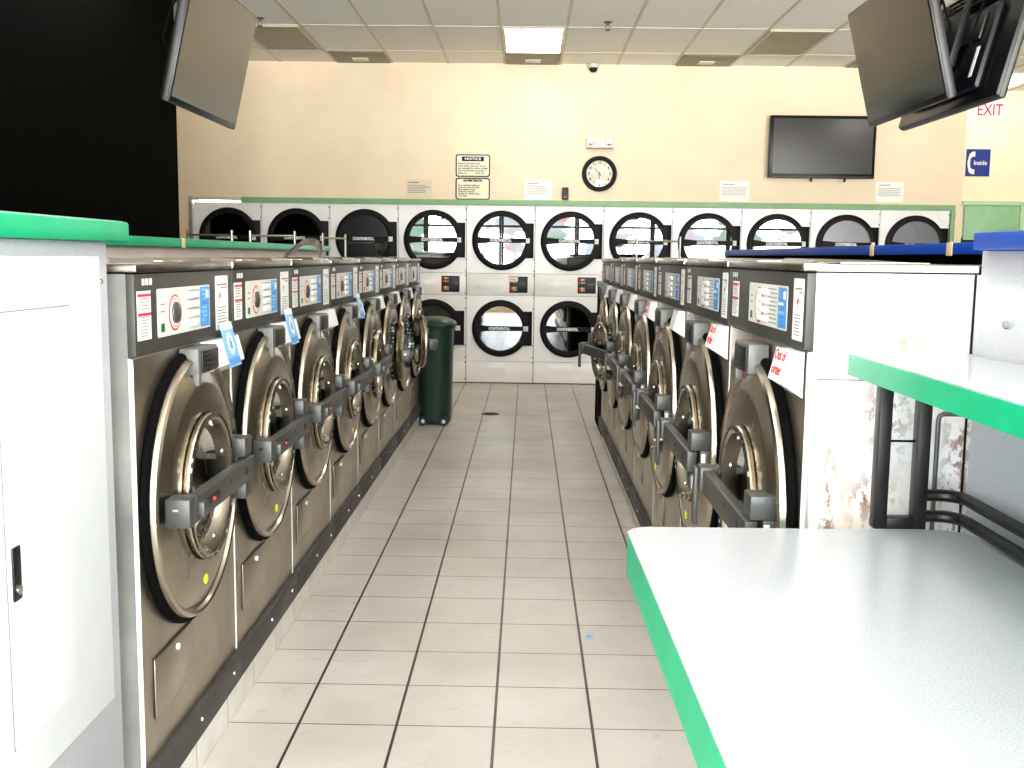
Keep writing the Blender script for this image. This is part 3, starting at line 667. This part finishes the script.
# ------------------------------------------------------------------ stacked dryers (front faces local -y)
DW = .7758
def ring_outline(R, xr, h):
    ang = [2 * PI * k / 72 for k in range(72)]; a1 = math.asin(h / R); a2 = math.atan2(h, xr)
    ang = [a for a in ang if not (min(abs(a), abs(a - 2 * PI)) < a1 - .01)] + [a2, -a2 % (2 * PI), 0, a1, -a1 % (2 * PI), a1 + .0001, -(a1 + .0001) % (2 * PI), a2 / 2, -a2 / 2 % (2 * PI)]
    out = []
    for a in sorted(set(ang)):
        c, s_ = math.cos(a), math.sin(a); r = R
        if min(a, 2 * PI - a) <= a1 + 1e-9:
            r = max(R, min(xr / c, h / abs(s_) if abs(s_) > 1e-6 else 99))
        out.append((a, r))
    return out
def dryer_door(root, cx, z, R, ri, text_m):
    ol = ring_outline(R, .362, .196)
    b = MB(); P = lambda a, r, y: (cx + r * math.cos(a), y, z + r * math.sin(a))
    b.grid([[P(a, ri, -.012) for a, r in ol], [P(a, ri + .006, -.04) for a, r in ol], [P(a, ri + .02, -.044) for a, r in ol], [P(a, r - .02, -.042) for a, r in ol], [P(a, r - .004, -.034) for a, r in ol], [P(a, r, -.02) for a, r in ol], [P(a, r, -.001) for a, r in ol]], door_black)
    d = b.build('door', root)
    b = MB(); b.lathe([(ri + .004, -.034), (ri * .5, -.034), (.001, -.034)], (cx, 0, z), dryer_glass, 'y', 48); b.build('door_glass', d)
    b = MB(); b.prism([(cx - ri - .02, z - .042), (cx - ri * .45, z - .026), (cx + ri + .01, z - .026), (cx + ri + .01, z + .026), (cx - ri * .45, z + .026), (cx - ri - .02, z + .042)], 'y', -.045, -.062, door_black); bar = b.build('door_bar', d)
    text_mesh('lettering', 'CONTINENTAL', .043, white_p, (cx - .01, -.0622, z), (1, 0, 0), (0, 0, 1), bar, .0004, bold=.0022, sx=.80)
    b = MB(); b.box((cx + .29 - .028, -.05, z - .028), (cx + .29 + .028, -.0425, z + .028), white_p, .003); b.lathe([(.006, 0), (.005, -.002), (.001, -.002)], (cx + .29, -.05, z), txtg, 'y', 10); b.build('pull_label', d)
def make_dryer():
    root = thing('stacked_dryer', '', 'dryer'); w = DW / 2 - .0035
    # cabinet front in four sheets with round openings
    b = MB()
    def sheet_hole(z0, z1, zc, rh, cx=.015):
        ang = sorted(set([round(2 * PI * k / 48, 6) for k in range(48)] + [round(math.atan2(zz - zc, xx - cx) % (2 * PI), 6) for xx in (-w, w) for zz in (z0, z1)]))
        inn, out, back = [], [], []
        for a in ang:
            c, s_ = math.cos(a), math.sin(a)
            k = min((w - cx) / c if c > 1e-6 else ((-w - cx) / c if c < -1e-6 else 9), (z1 - zc) / s_ if s_ > 1e-6 else ((z0 - zc) / s_ if s_ < -1e-6 else 9))
            inn.append((cx + rh * c, 0, zc + rh * s_)); out.append((cx + k * c, 0, zc + k * s_)); back.append((cx + k * c, .03, zc + k * s_))
        b.grid([inn, out, back], enamel)
    sheet_hole(1.262, DTOP - .003, 1.632, .27); sheet_hole(.256, 1.008, .636, .255, .012)
    b.box((-w, 0, 1.012), (w, .03, 1.258), enamel, .002); b.box((-w, 0, .012), (w, .03, .252), enamel, .002)
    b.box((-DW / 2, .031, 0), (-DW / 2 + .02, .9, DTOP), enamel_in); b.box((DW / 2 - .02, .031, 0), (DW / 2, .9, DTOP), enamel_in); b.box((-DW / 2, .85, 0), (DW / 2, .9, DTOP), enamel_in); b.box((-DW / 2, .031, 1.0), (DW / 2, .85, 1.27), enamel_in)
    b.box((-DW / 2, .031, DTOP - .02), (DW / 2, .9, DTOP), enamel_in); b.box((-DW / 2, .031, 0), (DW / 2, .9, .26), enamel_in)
    b.build('cabinet', root)
    for zc, rh, cx in ((1.632, .268, .015), (.636, .253, .012)):
        b = MB(); b.lathe([(rh, -.002), (rh + .02, .04), (rh + .05, .08), (rh + .05, .7)], (cx, 0, zc), drum_d, 'y', 40); b.lathe([(rh + .05, .7), (.1, .69), (.001, .68)], (cx, 0, zc), drum_d, 'y', 40); b.build('drum', root)
    dryer_door(root, .011, 1.632, .336, .264, None); dryer_door(root, .006, .636, .325, .248, None)
    # coin panel
    b = MB(); b.box((.105, -.012, 1.045), (.312, -.0005, 1.228), black, .004)
    for zz, cc in ((1.19, (redb, yellow, bluep)), (1.155, (redp, orange, txtg)), (1.065, (redb, orange, bluep)), (1.09, (redp, yellow, txtg))):
        for k in range(3): b.rect((.12 + .024 * k, -.0121, zz), (1, 0, 0), (0, 0, 1), 0, 0, .022, .022, cc[k], .0005)
    cp = b.build('coin_panel', root)
    b = MB(); b.box((.215, -.02, 1.10), (.295, -.0121, 1.165), tv_grey, .004); b.box((.223, -.021, 1.112), (.287, -.0195, 1.123), black); b.box((.22, -.026, 1.14), (.29, -.0195, 1.155), handle_m, .002); b.build('coin_slide', cp)
    # lint door in the middle and the bottom
    b = MB(); b.box((-.27, -.006, 1.085), (.03, -.0005, 1.205), enamel, .003); b.box((-.27, -.014, 1.196), (.03, -.006, 1.206), enamel, .002); b.build('card_pocket', root)
    b = MB(); b.box((-.25, -.005, .115), (.06, -.0005, .235), enamel, .003); b.build('lint_panel', root)
    b = MB()
    for zz in (1.98, 1.86, 1.42, 1.29, 1.235, 1.03, .98, .86, .44, .30, .24, .05):
        b.lathe([(.008, 0), (.007, -.004), (.001, -.004)], (w - .005, -.0005, zz), handle_m, 'y', 8)
    b.build('screw_row', root)
    return root
pd = make_dryer()
for i in range(11):
    o = pd if i == 0 else copy_tree(pd)
    o.location = (DX0 + DW * (i + .5), BACK + .003, 0)
    o['label'] = 'white stacked dryer with black round doors, %s from the white-framed end of the bank' % ordw[i] if i < 10 else 'white stacked dryer with black round doors, last before the green upright trim'
    o['group'] = 'stacked dryers along the back wall'
# red note on the sixth-from-edge coin panel (a paper stuck on one dryer)
six = [o for o in COL.objects if o.name.startswith('stacked_dryer') and abs(o.location.x - (DX0 + DW * 4.5)) < .01][0]
b = MB(); b.sheet((.085, -.0135, 1.172), (1, 0, 0), (0, 0, 1), .115, .065, white_p, .0008); nt = b.build('paper_note', six)
text_mesh('red_lettering', 'Out of\norder', .032, redb, (.143, -.0146, 1.21), (1, 0, 0), (0, 0, 1), nt, .0003, bold=.0006)

# ------------------------------------------------------------------ things on the back wall
WY = BACK - .002; U, V = (1, 0, 0), (0, 0, 1)
def wall_paper(x0, z0, x1, z1, label, m=paper, n=6, tm=txtl):
    b = MB(); w, h = x1 - x0, z1 - z0; b.sheet((0, 0, 0), U, V, w, h, m, .0015)
    o = (0, -.0015, 0); b.lines(o, U, V, w * .07, w * .92, h * .28, h * .72, n, tm, .4, .0008); b.rect(o, U, V, w * .1, h * .8, w * .5, h * .86, tm, .0008)
    ob = b.build('paper_notice', None, (x0, WY, z0)); tag(ob, label, 'notice'); return ob
pn = wall_paper(-1.375, 2.09, -1.08, 2.305, 'cream paper notice in a shiny sleeve above the fourth dryer', paper_c, 5, txtg)
wall_paper(-.034, 2.09, .274, 2.31, 'white paper notice between the framed signs and the black box', paper, 5, txtl)
wall_paper(2.155, 2.10, 2.487, 2.325, 'white paper notice below and beside the wall television near the clock', paper, 6, txtl)
wall_paper(3.90, 2.11, 4.21, 2.335, 'pale paper notice at the end of the wall beyond the television', paper, 5, txtl)
def framed(x0, z0, w, h, label, title, body, dark, name):
    r = thing(name, label, 'sign', (x0, WY, z0), 0)
    b = MB(); b.sheet((0, 0, 0), U, V, w, h, sign_edge, .004, .03); b.build('border', r)
    b = MB(); b.sheet((.014, -.004, .014), U, V, w - .028, h - .028, sign_cream, .001, .02); pnl = b.build('panel', r)
    if dark:
        b = MB(); b.sheet((w * .18, -.0055, h * .69), U, V, w * .64, h * .21, purple, .001, .008); tp = b.build('title_plate', pnl)
        text_mesh('lettering', title, h * .15, white_p, (w * .5, -.0068, h * .795), U, V, tp, .0004, bold=.0012, sx=1.35)
    else: text_mesh('lettering', title, h * .12, txt, (w * .5, -.0056, h * .87), U, V, pnl, .0004, bold=.002, sx=1.1)
    text_mesh('lettering', body, h * (.105 if dark else .095), txt, (w * .075, -.0056, h * (.38 if dark else .42)), U, V, pnl, .0004, align='LEFT', bold=.0007, sx=.86 if dark else .92)
framed(-.815, 2.337, .388, .25, 'framed white sign headed NOTICE on a dark bar', 'NOTICE', 'Please: Check washers and\ndryers before using them. We are\nnot responsible for clothes damaged\ndue to articles left by customers\nbefore you.              Thank You', True, 'notice_sign')
framed(-.815, 2.082, .388, .245, 'framed cream sign in Spanish directly below the NOTICE sign', 'ADVERTENCIA', 'Favor de Revisar la Maquina\nAntes de Usarla. No Somos\nResponsables de Ropa\nDanada Por Articulos\nDejados Por Clientes Antes\nQue Usted', False, 'notice_sign')
# small black box
r = thing('wall_box', 'small black box on the wall beneath the clock', 'box', (.384, WY, 2.095))
b = MB(); b.box((0, -.05, 0), (.072, 0, .135), black, .005); bb = b.build('case', r); b = MB(); b.box((.012, -.053, .09), (.06, -.05, .118), rust_edge2, .001); b.box((.018, -.053, .02), (.054, -.05, .034), txtg, .001); b.build('display', bb)
# clock
cx, cz, cr = .80, 2.387, .197
r = thing('wall_clock', 'round wall clock with dark brown rim and cream face', 'clock', (cx, WY, cz))
b = MB(); b.lathe([(cr, 0), (cr, -.02), (cr - .008, -.035), (cr - .03, -.038), (cr - .046, -.03), (cr - .052, -.016)], (0, 0, 0), clock_rim, 'y', 56); b.build('rim', r)
b = MB(); b.lathe([(cr - .05, -.016), (.001, -.0165)], (0, 0, 0), clock_face, 'y', 48); fc = b.build('face', r)
for k in range(1, 13):
    a = PI / 2 - k * PI / 6; text_mesh('numeral', str(k), .04, txt, (.118 * math.cos(a), -.0172, .122 * math.sin(a)), U, V, fc, .0003, bold=.0012)
def hand(ang, L, w, nm):
    b = MB(); a = PI / 2 - ang; d = Vector((math.cos(a), 0, math.sin(a))); n = Vector((-d.z, 0, d.x))
    pts = [d * -.02 + n * w, d * -.02 - n * w, d * L - n * w * .4, d * L + n * w * .4]
    b.grid([[p + Vector((0, -.019, 0)) for p in pts], [p + Vector((0, -.0205, 0)) for p in pts]], black, cap0=True, cap1=True); b.build(nm, fc)
hand(10.5 / 12 * 2 * PI, .085, .007, 'hour_hand'); hand(PI, .12, .004, 'minute_hand')
b = MB(); b.lathe([(cr - .047, -.026), (.08, -.028), (.001, -.0285)], (0, 0, 0), clock_glass, 'y', 40); b.build('clock_glass', r)
# emergency light
r = thing('emergency_light', 'white twin-head emergency light above the clock', 'emergency light', (.795, WY, 2.722))
b = MB(); b.box((-.15, -.06, -.058), (.15, 0, .058), cam_white, .012); b.box((-.15, -.05, -.064), (.15, 0, -.058), txtg); b.build('housing', r)
for sx_ in (-1, 1):
    b = MB(); b.box((sx_ * .105 - .042, -.085, -.05), (sx_ * .105 + .042, -.06, .05), white_p, .01); hd = b.build('lamp_head', r)
    b = MB(); b.lathe([(.034, -.085), (.03, -.09), (.012, -.087), (.001, -.086)], (sx_ * .105, 0, 0), chrome, 'y', 20); b.build('reflector', hd)
# dome camera
r = thing('security_camera', 'small white dome camera under the ceiling edge', 'camera', (.705, BACK - .06, CEIL - .007))
b = MB(); b.lathe([(.001, 0), (.062, 0), (.062, -.03), (.05, -.042), (.001, -.042)], (0, 0, 0), cam_white, 'z', 28); b.build('housing', r)
b = MB(); b.lathe([(.048, -.042), (.046, -.06), (.034, -.08), (.015, -.09), (.001, -.092)], (0, 0, 0), black, 'z', 24); b.build('dome', r)
# wall television
r = thing('television', 'flat television mounted on the cream back wall', 'television', (3.245, WY, 2.695))
b = MB(); b.box((-.585, -.14, -.34), (.585, -.08, .34), tv_body, .012); bz = b.build('housing', r)
b = MB(); b.box((-.545, -.1415, -.29), (.55, -.1402, .305), screen_w); b.build('screen', r)
b = MB(); b.box((-.56, -.146, -.335), (.56, -.14, -.31), tv_grey, .003); b.build('speaker_strip', r)
b = MB(); b.box((-.25, -.08, -.2), (.25, 0, .2), tv_body); b.build('wall_mount', r)
for xx in (-.1, .27):
    b = MB(); b.lathe([(.001, -.38), (.012, -.372), (.016, -.36), (.012, -.34)], (xx, -.1, 0), tv_body, 'z', 12); b.build('knob', r)

# ------------------------------------------------------------------ recess signs
r = thing('exit_sign', 'white exit sign with red lettering below the ceiling', 'sign', (5.735, RECESS - .004, 3.34))
b = MB(); b.box((-.175, -.05, -.115), (.16, 0, .13), exit_m, .006); hs = b.build('housing', r); text_mesh('lettering', 'EXIT', .20, redb, (-.008, -.051, -.012), U, V, hs, .001, bold=.003, sx=.78)
r = thing('phone_sign', 'blue sign with white telephone handset on the recessed wall', 'sign', (5.49, RECESS - .004, 2.525))
b = MB(); b.sheet((0, 0, 0), U, V, .30, .335, phone_blue, .006, .004); pn_ = b.build('panel', r)
b = MB(); ctr = []
for k in range(13):
    a = math.radians(100 + 160 * k / 12); ctr.append((.085 + .05 * math.cos(a), .165 + .11 * math.sin(a)))
outer = []
inner = []
for k, (x, y) in enumerate(ctr):
    a = math.radians(100 + 160 * k / 12); w = .016 if 2 < k < 10 else .026; outer.append((x + w * math.cos(a), y + w * math.sin(a))); inner.append((x - w * math.cos(a), y - w * math.sin(a)))
b.grid([[(x, -.0066, y) for x, y in outer], [(x, -.0066, y) for x, y in inner]], white_p, closed=False)
for ex, ey in ((ctr[0]), (ctr[-1])): b.box((ex - .006, -.0068, ey - .03), (ex + .034, -.006, ey + .03), white_p, .0)
b.build('handset_icon', pn_); text_mesh('lettering', 'Inside', .075, white_p, (.18, -.0068, .165), U, V, pn_, .0005, bold=.0016, sx=.95)

# ------------------------------------------------------------------ hanging televisions
def tv(name_label, c, face, tilt, W=.97, H=.56, front=screen_m, back_detail=True, yaw=0):
    """face +1: screen looks along +x; tilted down by tilt."""
    r = thing('television', name_label, 'television', c)
    r.rotation_euler = (0, face * tilt, yaw + (0 if face > 0 else 0))
    s_ = face
    b = MB(); b.box((-.045 * s_, -W / 2, -H / 2), (0, W / 2, H / 2), tv_body, .008); b.build('housing', r)
    b = MB(); b.box((.0002 * s_, -W / 2 + .012, -H / 2 + .022), (.0016 * s_, W / 2 - .012, H / 2 - .012), front); b.build('screen', r)
    b = MB(); b.box((-.03 * s_, -W / 2 - .003, -H / 2 - .003), (-.004 * s_, W / 2 + .003, -H / 2 + .004), tv_grey, .002); b.box((-.03 * s_, -W / 2 - .003, -H / 2), (-.01 * s_, -W / 2 + .004, H / 2), tv_grey, .002); b.build('edge_band', r)
    b = MB(); b.box((-.085 * s_, -W * .36, -H * .42), (-.045 * s_, W * .36, H * .22), tv_body, .02); b.box((-.10 * s_, -W * .30, -H * .05), (-.085 * s_, W * .3, H * .15), black, .006)
    for k in range(4): b.box((-.09 * s_, -W * .3, H * (.28 + .04 * k)), (-.045 * s_, W * .3, H * (.295 + .04 * k)), tv_body, .003)
    b.build('back_shell', r)
    b = MB(); b.box((-.135 * s_, -.16, -.12), (-.10 * s_, .16, .12), black_steel, .004)
    for yy in (-.12, .12): b.box((-.12 * s_, yy - .015, -.2), (-.098 * s_, yy + .015, .2), black_steel, .003)
    b.build('mount_plate', r)
    b = MB(); b.box((-.088 * s_, -W * .31, -.19), (-.0855 * s_, -W * .285, -.06), white_p); b.build('rating_label', r)
    b = MB(); b.tube([(-.1 * s_, -.3, -.1), (-.13 * s_, -.34, -.02), (-.12 * s_, -.33, .12), (-.14 * s_, -.2, .2), (-.15 * s_, -.05, .25)], .006, rubber, 8); b.build('power_cable', r)
    return r
tv('tilted hanging television beside the black partition', (-1.414, 4.833, 2.345), 1, .221, front=screen_m)
tv('hanging television with its screen to the aisle, before the EXIT sign', (1.63, 4.84, 2.387), -1, .247, front=screen_d)
tv('hanging television seen from its cabled back', (2.0, 4.90, 2.400), 1, .24, W=1.12, H=.58, front=screen_d)
def pole(x, y, label, arms):
    r = thing('ceiling_mount', label, 'mount', (x, y, CEIL - .007))
    b = MB(); b.lathe([(.001, 0), (.09, 0), (.09, -.012), (.03, -.02), (.022, -.04), (.022, -1.0), (.001, -1.0)], (0, 0, 0), black_steel, 'z', 20); b.build('pole', r)
    b = MB(); b.box((-.05, -.05, -1.19), (.05, .05, -.985), black_steel, .006)
    b.build('head', r)
    for dx in arms:
        b = MB(); b.box((min(0, dx), -.02, -1.14), (max(0, dx), .02, -1.09), black_steel, .004); b.build('arm', r)
    b = MB(); b.tube([(.03, -.05, 0), (.06, -.1, -.3), (.02, -.07, -.6), (.07, -.14, -.85), (.03, -.06, -1.08)], .008, rubber, 8); b.tube([(-.03, -.06, 0), (-.05, -.12, -.4), (-.02, -.09, -.8), (-.05, -.06, -1.08)], .007, rubber, 8); b.build('cables', r)['kind'] = 'stuff'
    b = MB(); b.box((-.03, -.055, -.72), (.03, -.03, -.55), white_p, .004); b.build('cable_clip', r)
pole(-1.62, 5.12, 'black ceiling pole with cables behind the tilted television by the partition', (.10,))
pole(1.82, 5.05, 'black ceiling pole carrying two back-to-back televisions', (-.09, .075))

# ------------------------------------------------------------------ ceiling fixtures
def tile_box(kx, y0, y1): return GX[kx] + .02, GX[kx + 1] - .02, y0 + .02, y1 - .02
def lamp(x0, x1, y0, y1, label, lit=True, group=None, mm=None):
    r = thing('ceiling_light', label, 'ceiling light', ((x0 + x1) / 2, (y0 + y1) / 2, CEIL - .007), 0, group); w, d = (x1 - x0) / 2, (y1 - y0) / 2
    b = MB()
    for a, c in (((-w, -d), (w, -d + .02)), ((-w, d - .02), (w, d)), ((-w, -d + .02), (-w + .02, d - .02)), ((w - .02, -d + .02), (w, d - .02))): b.box((a[0], a[1], -.01), (c[0], c[1], .004), cam_white if lit else tbar_m)
    b.build('frame', r)
    b = MB(); b.box((-w + .02, -d + .02, -.005), (w - .02, d - .02, .002), mm or (lamp_m if lit else lamp_off)); b.build('diffuser', r)
def gi(x): return min(range(len(GX)), key=lambda k: abs(GX[k] - x))
K0 = gi(-.276)
lamp(*tile_box(K0, 10.0, 11.2), 'bright lit ceiling panel above the clock wall')
lamp(*tile_box(K0 - 4, 10.0, 11.2), 'unlit brown ceiling panel near the tilted television', False)
lamp(*tile_box(K0 + 4, 10.0, 11.2), 'unlit brown ceiling panel above the wall television', False)
xr = gi(5.6); lamp(GX[xr] - .1, GX[xr + 1] - .1, 12.1, 13.25, 'lit ceiling panel in the recess beside the exit sign', mm=lamp_r)
for kx in (K0 - 4, K0, K0 + 4, K0 + 8):  # unseen lit panels, added to brighten the room and the dryers
    for y in (1.6, 6.4):
        lamp(*tile_box(kx, y, y + 1.2), 'added lit ceiling panel over the washers, out of view', True, 'added ceiling panels out of view')
for n_, kx in enumerate((K0 - 3, K0, K0 + 3, K0 + 6)):
    x0, x1, y0, y1 = tile_box(kx, 11.2, 11.86)
    r = thing('ceiling_vent', ('brown ceiling vent nearest the tilted television', 'brown ceiling vent next to the lit ceiling panel', 'brown ceiling vent next to the wall television side panel', 'brown ceiling vent half hidden by the hanging televisions')[n_], 'vent', ((x0 + x1) / 2, (y0 + y1) / 2, CEIL - .007)); w, d = (x1 - x0) / 2, (y1 - y0) / 2
    b = MB(); b.box((-w, -d, -.008), (w, d, .003), vent_m, .003); b.build('grille', r)
    b = MB(); b.box((-.085, -.02, -.022), (.085, .14, -.0085), vent_c, .006); b.build('centre_plate', r)
for x, y, lab in ((.707, 9.774, 'brass fire sprinkler head near the lit ceiling panel'), (-2.459, 9.746, 'brass fire sprinkler head beside the tilted television')):
    r = thing('fire_sprinkler', lab, 'sprinkler', (x, y, CEIL))
    b = MB(); b.lathe([(.001, 0), (.04, 0), (.036, -.008), (.012, -.012), (.012, -.03), (.001, -.03)], (0, 0, 0), handle_m, 'z', 18); b.build('escutcheon', r)
    b = MB(); b.tube([(-.014, 0, -.03), (-.02, 0, -.045), (-.004, 0, -.07)], .004, wood_brown, 6); b.tube([(.014, 0, -.03), (.02, 0, -.045), (.004, 0, -.07)], .004, wood_brown, 6); b.build('frame_arms', r)
    b = MB(); b.lathe([(.001, -.070), (.024, -.070), (.026, -.075), (.001, -.076)], (0, 0, 0), wood_brown, 'z', 18); b.build('deflector', r)

# ------------------------------------------------------------------ small things on the floor
r = thing('floor_drain', 'round dark floor drain in the tile near the dryers', 'drain', (-.32, 9.53, 0))
b = MB(); b.lathe([(.085, 0), (.083, .003), (.07, .003), (.068, .001), (.001, .001)], (0, 0, 0), black_steel, 'z', 32); b.build('rim', r)
b = MB()
for k in range(6): b.box((-.06 + .004 * k, -.052 + .02 * k, .001), (.06 - .004 * k, -.045 + .02 * k, .003), kick_m)
b.build('grate', r)
b = MB(); b.grid([[(-.012, -.012, .0), (.014, -.008, .0), (.010, .012, .0), (-.014, .008, .0)], [(-.009, -.01, .005), (.012, -.006, .009), (.008, .01, .004), (-.012, .006, .007)]], scrap_blue, cap0=True, cap1=True)
tag(b.build('paper_scrap', None, (.263, 3.86, 0)), 'tiny crumpled blue scrap on the floor tile near the table', 'litter')

# ------------------------------------------------------------------ light: daylight through the storefront plus the ceiling panels
wd = bpy.data.worlds.new('World'); SC.world = wd; wd.use_nodes = True; nt_ = wd.node_tree; bg = nt_.nodes['Background']
tc = nt_.nodes.new('ShaderNodeTexCoord'); sp = nt_.nodes.new('ShaderNodeSeparateXYZ'); nt_.links.new(tc.outputs['Generated'], sp.inputs[0])
cr_ = nt_.nodes.new('ShaderNodeValToRGB'); e = cr_.color_ramp.elements; e[0].position = .46; e[0].color = (2.0, 2.03, 2.05, 1); e[1].position = .56; e[1].color = (.88, .96, 1.06, 1)  # lower hemisphere boosted above sky brightness, added light for the ceiling
mr = nt_.nodes.new('ShaderNodeMapRange'); mr.inputs[1].default_value = -1; mr.inputs[2].default_value = 1; nt_.links.new(sp.outputs[2], mr.inputs[0])
nt_.links.new(mr.outputs[0], cr_.inputs[0])
# street scene seen out of the storefront: trees, cars and buildings as broad dark and coloured patches along the horizon
def wn_(scale, detail, st):
    mp = nt_.nodes.new('ShaderNodeMapping'); mp.inputs['Scale'].default_value = st; nt_.links.new(tc.outputs['Generated'], mp.inputs[0])
    n = nt_.nodes.new('ShaderNodeTexNoise'); n.inputs['Scale'].default_value = scale; n.inputs['Detail'].default_value = detail; nt_.links.new(mp.outputs[0], n.inputs['Vector']); return n
def wmr(sock, a, b_, c, d):
    n = nt_.nodes.new('ShaderNodeMapRange'); nt_.links.new(sock, n.inputs[0])
    for i, v in enumerate((a, b_, c, d)): n.inputs[i + 1].default_value = v
    return n.outputs[0]
def wmath(op, a, b_):
    n = nt_.nodes.new('ShaderNodeMath'); n.operation = op
    for i, v in enumerate((a, b_)):
        if isinstance(v, (int, float)): n.inputs[i].default_value = v
        else: nt_.links.new(v, n.inputs[i])
    return n.outputs[0]
pat = wmr(wn_(26, 4, (1, 1, 1.6)).outputs['Fac'], .47, .54, 0, .97)
hz = wmr(wmath('ABSOLUTE', wmath('SUBTRACT', sp.outputs[2], .01), 0), .07, .14, 1, 0)
hue = wn_(16, 2, (1, 1, 1)); hr = nt_.nodes.new('ShaderNodeValToRGB'); nt_.links.new(hue.outputs['Fac'], hr.inputs[0])
he = hr.color_ramp.elements; he[0].position = .36; he[0].color = (.02, .05, .03, 1); he[1].position = .64; he[1].color = (.12, .03, .025, 1)
for p_, c_ in ((.46, (.05, .07, .05, 1)), (.55, (.09, .10, .12, 1))): q_ = he.new(p_); q_.color = c_
wm = nt_.nodes.new('ShaderNodeMix'); wm.data_type = 'RGBA'; nt_.links.new(wmath('MULTIPLY', pat, hz), wm.inputs[0]); nt_.links.new(cr_.outputs[0], wm.inputs[6]); nt_.links.new(hr.outputs[0], wm.inputs[7])
nt_.links.new(wm.outputs[2], bg.inputs[0]); bg.inputs[1].default_value = 16.0
li = bpy.data.lights.new('storefront_portal', 'AREA'); li.shape = 'RECTANGLE'; li.size = XR - XL; li.size_y = 2.65; li.cycles.is_portal = True
lo = bpy.data.objects.new('storefront_portal', li); COL.objects.link(lo); lo.location = ((XL + XR) / 2, FRONT - .05, 1.675); lo.rotation_euler = (PI / 2, 0, 0)

# ------------------------------------------------------------------ camera
f_, p_, y_, r_, h_ = 1037.85, .122317, .012741, .0124, 1.4551
fw = Vector((-math.sin(y_) * math.cos(p_), math.cos(y_) * math.cos(p_), -math.sin(p_))); r0 = Vector((math.cos(y_), math.sin(y_), 0)); u0 = r0.cross(fw)
rr_ = math.cos(r_) * r0 + math.sin(r_) * u0; uu = -math.sin(r_) * r0 + math.cos(r_) * u0
cam = bpy.data.cameras.new('camera'); co = bpy.data.objects.new('camera', cam); COL.objects.link(co)
co.matrix_world = Matrix(((rr_.x, uu.x, -fw.x, 0), (rr_.y, uu.y, -fw.y, 0), (rr_.z, uu.z, -fw.z, h_), (0, 0, 0, 1)))
cam.sensor_fit = 'HORIZONTAL'; cam.sensor_width = 36; cam.lens = f_ * 36 / 1024; cam.clip_start = .05
SC.camera = co
SC.view_settings.view_transform = 'Standard'; SC.view_settings.look = 'None'; SC.view_settings.gamma = 1; SC.view_settings.use_curve_mapping = False
SC.view_settings.exposure = 0.7
SC.cycles.max_bounces = 10; SC.cycles.diffuse_bounces = 5; SC.cycles.glossy_bounces = 5; SC.cycles.transparent_max_bounces = 12
SC.cycles.sample_clamp_indirect = 8; SC.cycles.use_denoising = True
SC.cycles.caustics_reflective = False; SC.cycles.caustics_refractive = False
